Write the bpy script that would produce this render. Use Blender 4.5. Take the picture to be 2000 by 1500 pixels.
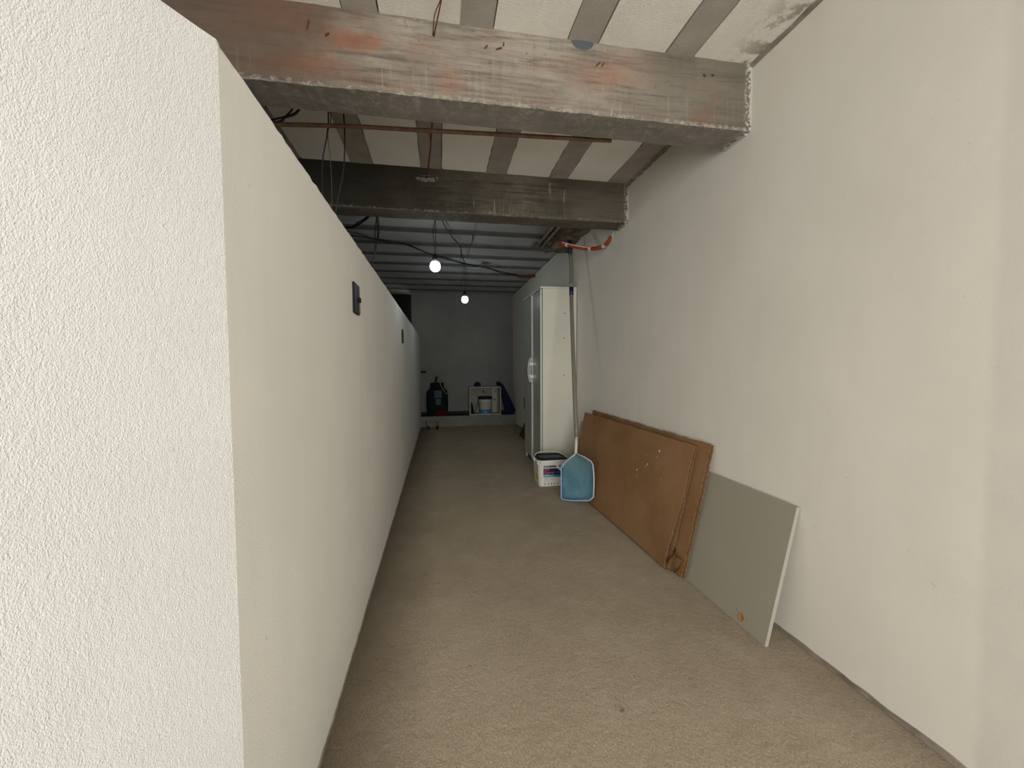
import bpy, bmesh, math, random
from mathutils import Vector, Matrix
random.seed(7)
S = bpy.context.scene
for o in list(bpy.data.objects): bpy.data.objects.remove(o)
COL = S.collection

# ------------------------------------------------------------------ camera
FPX, PITCH, YAW, ROLL, CAMZ = 801.0, .0471, .1744, -.0045, 1.25
cy_, sy_ = math.cos(YAW), math.sin(YAW)
fw = Vector((sy_, cy_, 0)); rt = Vector((cy_, -sy_, 0)); up = Vector((0, 0, 1))
f2 = fw*math.cos(PITCH) - up*math.sin(PITCH)
u1 = up*math.cos(PITCH) + fw*math.sin(PITCH)
r2 = rt*math.cos(ROLL) + u1*math.sin(ROLL)
u2 = -rt*math.sin(ROLL) + u1*math.cos(ROLL)
cam = bpy.data.cameras.new('camera'); cam.sensor_width = 36; cam.lens = 36*FPX/2000
cam.clip_start = .02
camo = bpy.data.objects.new('camera', cam); COL.objects.link(camo)
m3 = Matrix((r2, u2, -f2)).transposed()
camo.matrix_world = Matrix.Translation((0, 0, CAMZ)) @ m3.to_4x4()
S.camera = camo

# ------------------------------------------------------------------ light
w = bpy.data.worlds.new('world'); S.world = w; w.use_nodes = True
w.node_tree.nodes['Background'].inputs[0].default_value = (1.0, .98, .935, 1)
w.node_tree.nodes['Background'].inputs[1].default_value = 9.1
S.view_settings.view_transform = 'Standard'; S.view_settings.look = 'None'
S.view_settings.gamma = 1; S.view_settings.use_curve_mapping = False
S.view_settings.exposure = 0.0
OPEN_Y, OPEN_X0, OPEN_X1, OPEN_Z = -3.0, -1.9, 1.5627, 2.6     # the open entrance behind the camera
pl_ = bpy.data.lights.new('entrance_daylight', 'AREA'); pl_.shape = 'RECTANGLE'
pl_.size = OPEN_X1-OPEN_X0; pl_.size_y = OPEN_Z; pl_.cycles.is_portal = True
po = bpy.data.objects.new('entrance_daylight', pl_); COL.objects.link(po)
po.location = ((OPEN_X0+OPEN_X1)/2, OPEN_Y-.02, OPEN_Z/2); po.rotation_euler = (math.pi/2, 0, 0)
BULB = 36.0

# ------------------------------------------------------------------ materials
def mat(name, col, rough=.6, metal=0, spec=.5, emit=None, es=0):
    m = bpy.data.materials.new(name); m.use_nodes = True
    b = m.node_tree.nodes['Principled BSDF']
    b.inputs['Base Color'].default_value = (*col, 1); b.inputs['Roughness'].default_value = rough
    b.inputs['Metallic'].default_value = metal; b.inputs['Specular IOR Level'].default_value = spec
    if emit: b.inputs['Emission Color'].default_value = (*emit, 1); b.inputs['Emission Strength'].default_value = es
    return m
class NT:
    """small helper for procedural node trees in metres (object coordinates)"""
    def __init__(s, name, rough=.85, spec=.3):
        s.m = bpy.data.materials.new(name); s.m.use_nodes = True; s.t = s.m.node_tree
        s.b = s.t.nodes['Principled BSDF']; s.b.inputs['Roughness'].default_value = rough
        s.b.inputs['Specular IOR Level'].default_value = spec
        s.co = s.t.nodes.new('ShaderNodeTexCoord').outputs['Object']
    def L(s, a, b): s.t.links.new(a, b)
    def mp(s, scale=(1, 1, 1), rot=(0, 0, 0), loc=(0, 0, 0)):
        n = s.t.nodes.new('ShaderNodeMapping'); s.L(s.co, n.inputs[0])
        n.inputs['Scale'].default_value = scale; n.inputs['Rotation'].default_value = rot; n.inputs['Location'].default_value = loc
        return n.outputs[0]
    def noise(s, sc, det=4, ro=.55, v=None, dist=0):
        n = s.t.nodes.new('ShaderNodeTexNoise'); s.L(v or s.co, n.inputs['Vector'])
        n.inputs['Scale'].default_value = sc; n.inputs['Detail'].default_value = det
        n.inputs['Roughness'].default_value = ro; n.inputs['Distortion'].default_value = dist
        return n.outputs['Fac']
    def voro(s, sc, v=None, feat='F1'):
        n = s.t.nodes.new('ShaderNodeTexVoronoi'); n.feature = feat; s.L(v or s.co, n.inputs['Vector'])
        n.inputs['Scale'].default_value = sc; return n.outputs['Distance']
    def rng(s, x, a, b, c=0, d=1):
        n = s.t.nodes.new('ShaderNodeMapRange'); s.L(x, n.inputs[0])
        for i, k in enumerate((a, b, c, d)): n.inputs[i+1].default_value = k
        return n.outputs[0]
    def mul(s, a, b, op='MULTIPLY'):
        n = s.t.nodes.new('ShaderNodeMath'); n.operation = op
        for i, k in enumerate((a, b)):
            if isinstance(k, (int, float)): n.inputs[i].default_value = k
            else: s.L(k, n.inputs[i])
        return n.outputs[0]
    def mix(s, f, a, b):
        n = s.t.nodes.new('ShaderNodeMix'); n.data_type = 'RGBA'
        if isinstance(f, (int, float)): n.inputs[0].default_value = f
        else: s.L(f, n.inputs[0])
        for i, k in ((6, a), (7, b)):
            if isinstance(k, tuple): n.inputs[i].default_value = (*k, 1)
            else: s.L(k, n.inputs[i])
        return n.outputs[2]
    def axis(s, i):
        n = s.t.nodes.new('ShaderNodeSeparateXYZ'); s.L(s.co, n.inputs[0]); return n.outputs[i]
    def bump(s, h, st, dist, prev=None):
        n = s.t.nodes.new('ShaderNodeBump'); s.L(h, n.inputs['Height'])
        n.inputs['Strength'].default_value = st; n.inputs['Distance'].default_value = dist
        if prev: s.L(prev, n.inputs['Normal'])
        return n.outputs[0]
    def out(s, col, nrm=None):
        if isinstance(col, tuple): s.b.inputs['Base Color'].default_value = (*col, 1)
        else: s.L(col, s.b.inputs['Base Color'])
        if nrm: s.L(nrm, s.b.inputs['Normal'])
        return s.m

def m_plaster(name, a, b, grain=1.0, fine=170, seam=None, rot=(.5, .4, .3)):
    n = NT(name, .9, .2)
    big = n.noise(1.6, 5, .6); mid = n.noise(9, 4, .6)
    c = n.mix(n.rng(big, .35, .65), a, b)
    c = n.mix(n.rng(n.noise(7, 4, .6, v=n.mp((1, 1, .22))), .5, .75, 0, .35), c, tuple(x*.93 for x in a))
    sp = n.rng(n.noise(38, 2, .5), .74, .8, 0, .5)
    c = n.mix(sp, c, tuple(x*.7 for x in a))
    if seam is not None:          # strip next to the entrance was floated separately: a slightly greyer, rougher render
        e = n.mul(n.axis(1), n.mul(n.noise(6, 5, .7), .06), 'ADD')
        f = n.rng(e, seam+.045, seam+.02, 0, 1)
        c = n.mix(n.mul(f, n.rng(n.noise(3, 3), .3, .7, .3, .8)), c, tuple(x*.86 for x in a))
    g = n.noise(fine, 3, .65, v=n.mp((1, 1, .7), rot)); g2 = n.noise(fine*.33, 3, .55, v=n.mp((1, .8, .5), rot))
    h = n.mul(g, n.mul(g2, .55), 'ADD')
    nb = n.bump(h, .55*grain, .004); nb = n.bump(n.noise(5, 4, .5), .12, .012, nb)
    return n.out(c, nb)
M = {}
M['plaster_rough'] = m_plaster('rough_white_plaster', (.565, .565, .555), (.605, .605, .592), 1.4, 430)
M['plaster'] = m_plaster('white_plaster', (.73, .70, .635), (.78, .75, .685), .13, 120, seam=.915)
M['plaster_left'] = m_plaster('white_partition_plaster', (.77, .765, .725), (.82, .815, .77), .6, 300)
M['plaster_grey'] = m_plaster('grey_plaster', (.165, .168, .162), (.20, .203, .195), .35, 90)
M['plaster_dark'] = m_plaster('unlit_black_render', (.006, .006, .005), (.010, .009, .008), .8, 60)  # near-black colour stands in for the darkness of the unlit spaces

def m_floor():
    n = NT('cement_floor', .88, .25)
    big = n.noise(.9, 5, .6); mid = n.noise(4.5, 5, .62, dist=.4)
    c = n.mix(n.rng(big, .35, .65), (.36, .30, .22), (.43, .365, .275))
    c = n.mix(n.rng(mid, .45, .75, 0, .55), c, (.48, .42, .325))
    c = n.mix(n.rng(n.noise(260, 2, .6), .56, .72, 0, .55), c, (.22, .17, .115))
    c = n.mix(n.rng(n.noise(90, 3, .6), .62, .75, 0, .5), c, (.56, .50, .40))
    c = n.mix(n.rng(n.voro(9, n.mp((1, 1, 1), loc=(3, 1, 0))), .07, .03, 0, .55), c, (.10, .075, .05))
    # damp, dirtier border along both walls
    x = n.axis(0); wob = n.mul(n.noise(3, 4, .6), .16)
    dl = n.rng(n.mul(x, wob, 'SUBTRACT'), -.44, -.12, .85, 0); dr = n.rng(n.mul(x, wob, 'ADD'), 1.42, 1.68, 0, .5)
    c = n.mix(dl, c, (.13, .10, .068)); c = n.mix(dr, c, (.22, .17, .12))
    v = n.mp((1, .45, 1), (0, 0, .55))
    h = n.mul(n.noise(150, 4, .65, v=v, dist=.6), n.mul(n.noise(28, 4, .6), .8), 'ADD')
    c = n.mix(n.rng(n.voro(26, n.mp((1, 1, 1), loc=(.3, .1, 0))), .075, .04, 0, .6), c, (.09, .065, .045)); nb = n.bump(h, 1.0, .0065); nb = n.bump(n.noise(3, 3), .2, .03, nb)
    return n.out(c, nb)
M['floor'] = m_floor()

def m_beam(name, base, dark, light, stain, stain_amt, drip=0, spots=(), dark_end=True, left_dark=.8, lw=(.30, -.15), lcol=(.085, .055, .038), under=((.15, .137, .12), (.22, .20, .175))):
    n = NT(name, .85, .3)
    grain = n.noise(7, 8, .72, v=n.mp((.35, 1, 5)), dist=.35)
    grain2 = n.noise(22, 6, .7, v=n.mp((.35, 1, 3)))
    blotch = n.noise(1.7, 5, .6, v=n.mp((1, 1, 1.5), loc=(2.2, 0, .7)))
    c = n.mix(n.rng(blotch, .4, .6), base, light)
    c = n.mix(n.rng(grain, .48, .62, 0, .65), c, dark)
    c = n.mix(n.mul(n.rng(n.noise(9, 5, .7, v=n.mp((.22, 1, 7), loc=(4, 0, 2)), dist=.8), .60, .66), .6), c, tuple(x*.7 for x in dark))
    hair = n.noise(75, 3, .6, v=n.mp((1, 1, .045)))
    hm = n.rng(n.noise(2.6, 5, .65, v=n.mp((1, 1, 2.2), loc=(7, 0, 1))), .46, .62)
    c = n.mix(n.mul(hm, n.rng(hair, .54, .68, 0, .45)), c, light); c = n.mix(n.mul(hm, n.rng(hair, .44, .32, 0, .25)), c, dark)
    c = n.mix(n.rng(n.noise(30, 7, .75), .56, .70, 0, .45), c, dark); c = n.mix(n.rng(n.noise(17, 7, .75, v=n.mp((.7, 1, 1), loc=(9, 3, 1))), .58, .70, 0, .45), c, light)
    c = n.mix(n.rng(grain2, .55, .7, 0, .5), c, light)
    c = n.mix(n.rng(n.noise(60, 4, .7), .60, .75, 0, .5), c, dark)
    st = n.rng(n.noise(3.1, 4, .6, v=n.mp((.9, 1, 1.3), loc=(.2, 5, 0))), .50, .66, 0, stain_amt)
    c = n.mix(st, c, stain)
    # vertical light scratches on the lower half of the front face
    z = n.axis(2)
    sc = n.mul(n.rng(n.noise(60, 2, .5, v=n.mp((1, 1, .06))), .58, .68), n.mul(n.rng(z, 2.56, 2.50), n.rng(n.noise(2.2, 2), .45, .6)))
    c = n.mix(n.mul(sc, .7), c, tuple(min(1, x*1.5+.03) for x in light))
    if drip:
        d = n.mul(n.rng(n.noise(16, 3, .5, v=n.mp((1, 1, .10)), dist=.7), .64, .69), n.rng(n.noise(5, 2), .46, .54))
        c = n.mix(n.mul(d, drip), c, (.33, .31, .25))
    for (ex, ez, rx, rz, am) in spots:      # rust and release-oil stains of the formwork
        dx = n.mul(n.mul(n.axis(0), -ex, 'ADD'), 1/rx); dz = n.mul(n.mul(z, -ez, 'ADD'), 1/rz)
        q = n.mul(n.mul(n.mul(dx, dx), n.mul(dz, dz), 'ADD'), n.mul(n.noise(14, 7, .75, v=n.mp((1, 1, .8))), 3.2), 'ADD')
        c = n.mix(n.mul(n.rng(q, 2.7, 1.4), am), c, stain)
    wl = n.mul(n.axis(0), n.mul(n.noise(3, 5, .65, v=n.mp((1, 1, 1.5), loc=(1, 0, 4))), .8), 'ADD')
    c = n.mix(n.rng(wl, lw[0], lw[1], 0, left_dark), c, lcol)  # left end: shade of the partition put into the colour, with rust-brown staining
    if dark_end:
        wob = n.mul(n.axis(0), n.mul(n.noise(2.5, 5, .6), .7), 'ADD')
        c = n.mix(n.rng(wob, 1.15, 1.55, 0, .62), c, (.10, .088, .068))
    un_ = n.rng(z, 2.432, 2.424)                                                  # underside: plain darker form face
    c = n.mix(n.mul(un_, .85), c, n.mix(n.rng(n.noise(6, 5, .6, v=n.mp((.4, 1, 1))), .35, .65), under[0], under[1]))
    ch = n.mul(n.mul(n.rng(z, 2.442, 2.432), n.rng(z, 2.419, 2.424)), n.rng(n.noise(34, 5, .75), .50, .60))   # chipped lower arris
    c = n.mix(n.mul(ch, .6), c, tuple(min(1, x*1.25+.03) for x in light))
    xe = n.mul(n.rng(n.axis(0), 1.515, 1.55), n.mul(n.rng(n.noise(60, 4), .46, .58), .8))    # paint splashed at the wall end
    c = n.mix(xe, c, (.62, .60, .55))
    nb = n.bump(grain, .5, .01); nb = n.bump(n.noise(80, 4, .7), .5, .004, nb)
    return n.out(c, nb)
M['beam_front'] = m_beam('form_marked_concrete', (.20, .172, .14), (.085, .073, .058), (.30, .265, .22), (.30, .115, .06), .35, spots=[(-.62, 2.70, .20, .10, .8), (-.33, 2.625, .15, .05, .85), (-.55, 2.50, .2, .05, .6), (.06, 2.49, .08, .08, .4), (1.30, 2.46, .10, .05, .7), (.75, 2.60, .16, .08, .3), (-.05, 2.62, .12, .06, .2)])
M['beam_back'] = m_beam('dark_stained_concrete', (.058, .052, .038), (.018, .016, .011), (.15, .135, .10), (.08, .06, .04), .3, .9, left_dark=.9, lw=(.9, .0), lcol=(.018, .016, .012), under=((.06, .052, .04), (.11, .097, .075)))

def m_eps():
    n = NT('expanded_polystyrene_panel', .75, .3)
    c = n.mix(n.rng(n.noise(2.5, 4), .35, .65), (.70, .675, .62), (.80, .775, .72))
    c = n.mix(n.mul(n.rng(n.noise(26, 5, .7, v=n.mp((1, .35, 1))), .56, .72), .5), c, (.93, .91, .86))
    # cement smears at the wall side
    sm = n.mul(n.rng(n.axis(0), 1.36, 1.54), n.rng(n.noise(14, 5, .6), .47, .56))
    c = n.mix(n.mul(sm, .85), c, (.24, .215, .18))
    h = n.mul(n.mul(n.voro(170), .7), n.noise(80, 5, .7, v=n.mp((1, .5, 1))), 'ADD')
    nb = n.bump(h, .4, .0035)
    return n.out(c, nb)
M['eps'] = m_eps()
def m_simple(name, a, b, sc=6, rough=.8, bump=.3, bs=80, stretch=(1, 1, 1), spec=.3):
    n = NT(name, rough, spec); v = n.mp(stretch)
    c = n.mix(n.rng(n.noise(sc, 5, .6, v=v), .35, .65), a, b)
    return n.out(c, n.bump(n.noise(bs, 4, .6, v=v), bump, .003))
M['eps_lifted'] = m_simple('clean_brightened_panel', (.84, .82, .77), (.90, .88, .83), 3, .75, .3, 120)  # unsmeared panels, lightened because little light reaches the middle bay
M['eps_bay'] = m_simple('pale_grey_panel', (.38, .405, .415), (.46, .485, .495), 3, .7, .25, 40)  # greyer, darker tone for the panels of the far bay
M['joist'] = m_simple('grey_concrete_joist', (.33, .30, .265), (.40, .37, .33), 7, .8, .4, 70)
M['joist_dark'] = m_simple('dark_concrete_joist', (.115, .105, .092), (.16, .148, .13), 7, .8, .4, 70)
M['soffit'] = m_simple('rough_mortar_lump', (.07, .055, .038), (.20, .175, .14), 9, .9, .6, 30)
M['cement'] = m_simple('cement_strip', (.17, .14, .11), (.30, .26, .215), 12, .9, .6, 60)
M['ledge'] = m_simple('painted_cement_ledge', (.16, .155, .135), (.21, .205, .18), 4, .9, .5, 40)
M['bitumen'] = m_simple('black_waterproofing', (.008, .008, .007), (.018, .017, .015), 8, .7, .5, 40)
M['slab'] = mat('slab_concrete', (.25, .24, .22), .9)

def m_cardboard():
    n = NT('corrugated_cardboard', .8, .2)
    c = n.mix(n.rng(n.noise(2.2, 5, .6, v=n.mp((1, 1, 1), loc=(0, .4, 0))), .35, .68), (.24, .128, .055), (.32, .185, .09))
    c = n.mix(n.rng(n.noise(5, 5, .65, dist=.6), .60, .74, 0, .4), c, (.34, .22, .13))
    c = n.mix(n.rng(n.noise(120, 3, .6), .6, .75, 0, .2), c, (.12, .06, .025))
    nb = n.bump(n.noise(60, 3, .5, v=n.mp((1, .2, 1))), .15, .002)
    return n.out(c, nb)
M['cardboard'] = m_cardboard()
def m_edge():
    n = NT('corrugated_edge', .85, .1)
    c = n.mix(n.rng(n.noise(160, 2, .5, v=n.mp((1, .6, 1))), .42, .56), (.07, .035, .014), (.30, .18, .09))
    return n.out(c, n.bump(n.noise(160, 2), .6, .003))
M['card_edge'] = m_edge()
M['dark_card'] = m_simple('shaded_dark_cardboard', (.05, .03, .014), (.075, .045, .02), 6)  # cardboard brown darkened for the shade beyond the wardrobe
M['mdf'] = m_simple('grey_laminate', (.325, .30, .24), (.34, .315, .255), 1.5, .45, .02, 40)
M['mdf_edge'] = mat('pale_edge_banding', (.33, .315, .27), .5)
M['raw_wood'] = m_simple('raw_fibreboard', (.30, .15, .06), (.42, .22, .10), 40, .8, .4, 120)
M['white_lam'] = m_simple('cream_laminate', (.58, .57, .49), (.61, .60, .52), 2, .35, .02, 40, spec=.4)
M['grey_door'] = m_simple('satin_grey_green_door', (.34, .365, .33), (.38, .405, .37), 2, .22, .01, 40, spec=.6)
M['white_pl'] = mat('white_plastic', (.72, .73, .72), .35)
M['white_trim'] = mat('white_door_edge', (.70, .69, .62), .35)
M['black'] = mat('black_plastic', (.005, .005, .006), .5, spec=.2)
M['chrome'] = mat('bright_metal', (.7, .7, .72), .2, 1)
M['gloss_strip'] = mat('dark_gloss_strip', (.05, .045, .06), .35, .6)
M['gap'] = mat('dark_gap', (.02, .02, .018), .8)
M['alu'] = m_simple('dull_aluminium', (.15, .14, .11), (.18, .168, .135), 9, .42, .02, 40, (1, 1, .2), spec=.6)
M['pole_white'] = mat('whitish_plastic_tube', (.62, .58, .52), .4)
M['blue'] = mat('navy_blue_plastic', (.005, .009, .07), .5)
M['blue_cloth'] = m_simple('navy_cloth', (.003, .004, .028), (.006, .008, .05), 8, .9, .5, 60)
M['net_frame'] = mat('pale_blue_grey_frame', (.40, .46, .55), .4)
def m_net():
    n = NT('pale_blue_mesh', .6, .4)
    c = n.mix(n.rng(n.noise(9, 4, .6), .4, .65), (.085, .20, .26), (.13, .27, .34))
    c = n.mix(n.rng(n.axis(2), .22, .38, 0, .55), c, (.12, .19, .18))
    w1 = n.t.nodes.new('ShaderNodeTexWave'); n.L(n.mp((1, 1, 1)), w1.inputs[0]); w1.inputs['Scale'].default_value = 170; w1.bands_direction = 'X'
    w2 = n.t.nodes.new('ShaderNodeTexWave'); n.L(n.mp((1, 1, 1)), w2.inputs[0]); w2.inputs['Scale'].default_value = 170; w2.bands_direction = 'Z'
    h = n.mul(w1.outputs['Fac'], w2.outputs['Fac'])
    return n.out(c, n.bump(h, .3, .001))
M['net'] = m_net()
M['net_blue'] = mat('bright_blue_hem', (.02, .12, .34), .5)
M['orange'] = m_simple('orange_corrugated_conduit', (.23, .032, .009), (.30, .046, .013), 12, .5, .1, 90)
M['orange_dark'] = m_simple('dark_brown_orange_conduit', (.10, .022, .010), (.15, .035, .015), 12, .7, .1, 90)  # darker, browner orange for the far conduit
M['tape'] = mat('white_tape', (.50, .43, .37), .6)
M['rust'] = m_simple('rusty_steel', (.085, .045, .025), (.15, .085, .05), 30, .8, .3, 90)
M['rebar'] = m_simple('red_brown_wire', (.16, .045, .03), (.09, .03, .02), 60, .7, .4, 200)
M['cable'] = mat('black_cable', (.008, .008, .009), .45)
M['cable_green'] = mat('green_cable', (.03, .06, .02), .5)
M['cable_grey'] = mat('grey_cable', (.10, .10, .10), .5)
M['bulb'] = mat('lit_bulb', (.9, .9, .9), .4, emit=(.86, .96, 1.0), es=BULB)
M['pipe'] = m_simple('dirty_pvc_pipe', (.22, .19, .15), (.34, .30, .245), 12, .6, .2, 50)
M['hollow_tone'] = mat('blue_grey_hollow_shade', (.075, .088, .10), .9)  # dark tone painted for the shadow in the beam hollow
M['scar'] = m_simple('grey_mortar_patch', (.10, .09, .08), (.24, .22, .19), 30, .95, 1.0, 60)
M['bk_white'] = mat('bucket_white', (.60, .60, .56), .35)
M['lid'] = mat('bucket_lid_blue_black', (.005, .006, .02), .6, spec=.2)
M['lid_panel'] = mat('lid_inset_grey', (.05, .05, .06), .6)
M['lab_navy'] = mat('label_navy', (.006, .010, .05), .4)
M['lab_black'] = mat('label_black', (.03, .035, .05), .4)
M['lab_white'] = mat('label_white', (.62, .62, .57), .4)
M['lab_cyan'] = mat('label_light_blue', (.10, .30, .44), .4)
M['lab_blue'] = mat('label_mid_blue', (.01, .14, .34), .4)
M['lab_red'] = mat('label_red', (.50, .10, .12), .4)
M['lab_ink'] = mat('label_ink', (.16, .16, .15), .5)
M['lab_yellow'] = mat('hazard_yellow', (.40, .33, .01), .5)
M['lab_water'] = mat('label_water_blue', (.07, .16, .24), .4)
M['hardboard'] = m_simple('dull_grey_hardboard', (.22, .21, .175), (.27, .26, .215), 5)
M['dimmed_lam'] = m_simple('dimmed_white_laminate', (.36, .35, .29), (.40, .39, .33), 5)  # white laminate darkened to carry the dimness of the far end
M['bk_grey'] = mat('dimmed_white_plastic', (.40, .39, .36), .6)  # bucket white darkened likewise for the dim far end
M['tank'] = mat('dark_green_tank', (.003, .008, .007), .8, spec=.15)
M['tank_win'] = mat('pale_tank_scale', (.04, .065, .07), .6, spec=.2)
M['red'] = mat('dark_red_base', (.06, .004, .003), .8, spec=.1)
M['hose'] = mat('yellow_green_hose', (.20, .19, .08), .5)
M['bucket_blue'] = mat('light_blue_band', (.05, .17, .33), .4)
M['paper'] = mat('wall_paint_chip', (.75, .72, .68), .8)

# ------------------------------------------------------------------ mesh helpers
def add_box(bm, lo, hi, mi=0):
    x0, y0, z0 = lo; x1, y1, z1 = hi
    v = [bm.verts.new(p) for p in ((x0,y0,z0),(x1,y0,z0),(x1,y1,z0),(x0,y1,z0),(x0,y0,z1),(x1,y0,z1),(x1,y1,z1),(x0,y1,z1))]
    for f in ((3,2,1,0),(4,5,6,7),(0,1,5,4),(1,2,6,5),(2,3,7,6),(3,0,4,7)):
        bm.faces.new([v[i] for i in f]).material_index = mi
    return v
def rbox(lo, hi, bev=.003, seg=2):
    bm = bmesh.new(); add_box(bm, lo, hi)
    bmesh.ops.bevel(bm, geom=bm.edges[:], offset=bev, segments=seg, affect='EDGES', profile=.6)
    return bm
def smooth_pts(pts, n=6):
    P = [Vector(p) for p in pts]
    if len(P) < 3: return P
    out = []
    for i in range(len(P)-1):
        a = P[i-1] if i else P[0]*2-P[1]; b, c = P[i], P[i+1]; d = P[i+2] if i+2 < len(P) else P[-1]*2-P[-2]
        for k in range(n):
            t = k/n
            out.append(.5*((2*b)+(c-a)*t+(2*a-5*b+4*c-d)*t*t+(3*b-a-3*c+d)*t**3))
    out.append(P[-1]); return out
def add_tube(bm, pts, r, seg=8, sm=6, cap=True, mi=0):
    P = smooth_pts(pts, sm) if sm else [Vector(p) for p in pts]
    rings = []; nrm = None
    for i, p in enumerate(P):
        t = (P[min(i+1, len(P)-1)]-P[max(i-1, 0)]).normalized()
        if nrm is None:
            nrm = t.cross(Vector((0, 0, 1)) if abs(t.z) < .9 else Vector((1, 0, 0))).normalized()
        else:
            nrm = (nrm - t*nrm.dot(t)).normalized()
        bn = t.cross(nrm)
        rr = r(i/(len(P)-1)) if callable(r) else r
        rings.append([bm.verts.new(p + (nrm*math.cos(a)+bn*math.sin(a))*rr) for a in [2*math.pi*k/seg for k in range(seg)]])
    for a, b in zip(rings, rings[1:]):
        for k in range(seg):
            f = bm.faces.new((a[k], a[(k+1) % seg], b[(k+1) % seg], b[k])); f.smooth = True; f.material_index = mi
    if cap:
        bm.faces.new(rings[0][::-1]).material_index = mi; bm.faces.new(rings[-1]).material_index = mi
def tube(pts, r, seg=8, sm=6):
    bm = bmesh.new(); add_tube(bm, pts, r, seg, sm); return bm
def lathe(prof, seg=32, c=(0, 0, 0)):
    bm = bmesh.new(); rings = []
    for r, z in prof:
        if r < 1e-5: rings.append([bm.verts.new((c[0], c[1], c[2]+z))])
        else: rings.append([bm.verts.new((c[0]+r*math.cos(2*math.pi*k/seg), c[1]+r*math.sin(2*math.pi*k/seg), c[2]+z)) for k in range(seg)])
    for a, b in zip(rings, rings[1:]):
        for k in range(seg):
            k2 = (k+1) % seg
            if len(a) == 1 and len(b) == 1: continue
            if len(a) == 1: f = bm.faces.new((a[0], b[k2], b[k]))
            elif len(b) == 1: f = bm.faces.new((a[k], a[k2], b[0]))
            else: f = bm.faces.new((a[k], a[k2], b[k2], b[k]))
            f.smooth = True
    return bm
def prism(bm, poly, ax, d0, d1, mi=0):
    """poly: list of 2-D points; ax: 0/1/2 axis of extrusion"""
    def P(a, b, d):
        return {0: (d, a, b), 1: (a, d, b), 2: (a, b, d)}[ax]
    A = [bm.verts.new(P(a, b, d0)) for a, b in poly]; B = [bm.verts.new(P(a, b, d1)) for a, b in poly]
    n = len(poly)
    bm.faces.new(A).material_index = mi; bm.faces.new(B[::-1]).material_index = mi
    for i in range(n): bm.faces.new((A[i], B[i], B[(i+1) % n], A[(i+1) % n])).material_index = mi
def link(name, bm, m, parent=None, xf=None, smooth=False):
    if xf is not None: bmesh.ops.transform(bm, matrix=xf, verts=bm.verts)
    bmesh.ops.recalc_face_normals(bm, faces=bm.faces)
    me = bpy.data.meshes.new(name); 
    if smooth:
        for f in bm.faces: f.smooth = True
    bm.to_mesh(me); bm.free()
    for k in (m if isinstance(m, list) else [m]): me.materials.append(M[k])
    o = bpy.data.objects.new(name, me); COL.objects.link(o)
    if parent: o.parent = parent
    return o
def tag(o, label, cat, group=None, kind=None):
    o['label'] = label; o['category'] = cat
    if group: o['group'] = group
    if kind: o['kind'] = kind
    return o
def thing(name, label, cat, group=None):
    o = bpy.data.objects.new(name, None); o.empty_display_size = .1; COL.objects.link(o)
    return tag(o, label, cat, group)
def struct(name, bm, m, label, cat):
    o = link(name, bm, m); return tag(o, label, cat, kind='structure')

XL, XR, HL, CZ, YB = -.386, 1.5627, 1.839, 2.742, 8.75
XO = -3.4                       # far side of the neighbouring space
YF = -3.0                      # entrance wall plane
# ------------------------------------------------------------------ setting
def grid_plane(x0, x1, y0, y1, z, nx, ny, amp, seed=1):
    bm = bmesh.new(); rnd = random.Random(seed); V = []
    for j in range(ny+1):
        V.append([bm.verts.new((x0+(x1-x0)*i/nx, y0+(y1-y0)*j/ny, z+rnd.uniform(-amp, 0))) for i in range(nx+1)])
    for j in range(ny):
        for i in range(nx):
            bm.faces.new((V[j][i], V[j][i+1], V[j+1][i+1], V[j+1][i])).smooth = True
    return bm
bm = grid_plane(XO-.2, XR+.2, YF-.3, 11.2, 0, 40, 80, .002)
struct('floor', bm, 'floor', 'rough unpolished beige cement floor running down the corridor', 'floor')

bm = bmesh.new(); add_box(bm, (XR, YF-.15, 0), (XR+.15, 11.2, CZ+.12))
struct('wall_right', bm, 'plaster', 'tall white plastered wall on the right, up to the ceiling', 'wall')

# low partition on the left: runs down the corridor, bends by 30 degrees at its near corner
def partition():
    bm = bmesh.new(); rnd = random.Random(3)
    d = Vector((-.5, -.866)); C0 = Vector((XL, .845)); n1 = Vector((-.866, .5))
    path = []
    L0 = 1.6; k0 = 40
    for i in range(k0, 0, -1): path.append((C0 + d*(L0*i/k0), n1))
    path.append((C0, Vector((-1, .27))))
    k1 = 150
    for i in range(1, k1+1):
        t = i/k1; path.append((Vector((XL, .845 + (YB+.05-.845)*t**1.4)), Vector((-1, 0))))
    th = .13; rows = []
    for p, n in path:
        j = rnd.uniform(-.0035, .0025); q = rnd.uniform(-.0015, .0015)
        q_ = p + n*th
        rows.append([bm.verts.new(v) for v in (
            (p.x, p.y, 0), (p.x, p.y, HL-.02), (p.x-.003+q, p.y, HL-.004+j*.6), (p.x-.010, p.y+.0, HL+j),
            (q_.x+.01, q_.y, HL+j), (q_.x, q_.y, HL-.01+j), (q_.x, q_.y, 0))])
    for a, b in zip(rows, rows[1:]):
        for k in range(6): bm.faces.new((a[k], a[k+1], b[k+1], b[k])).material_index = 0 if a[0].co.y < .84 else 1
    bm.faces.new(rows[0][::-1]); bm.faces.new(rows[-1])
    return bm
struct('wall_left', partition(), ['plaster_rough', 'plaster_left'], 'low white plastered partition wall on the left with a bend at its near corner', 'wall')

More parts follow.
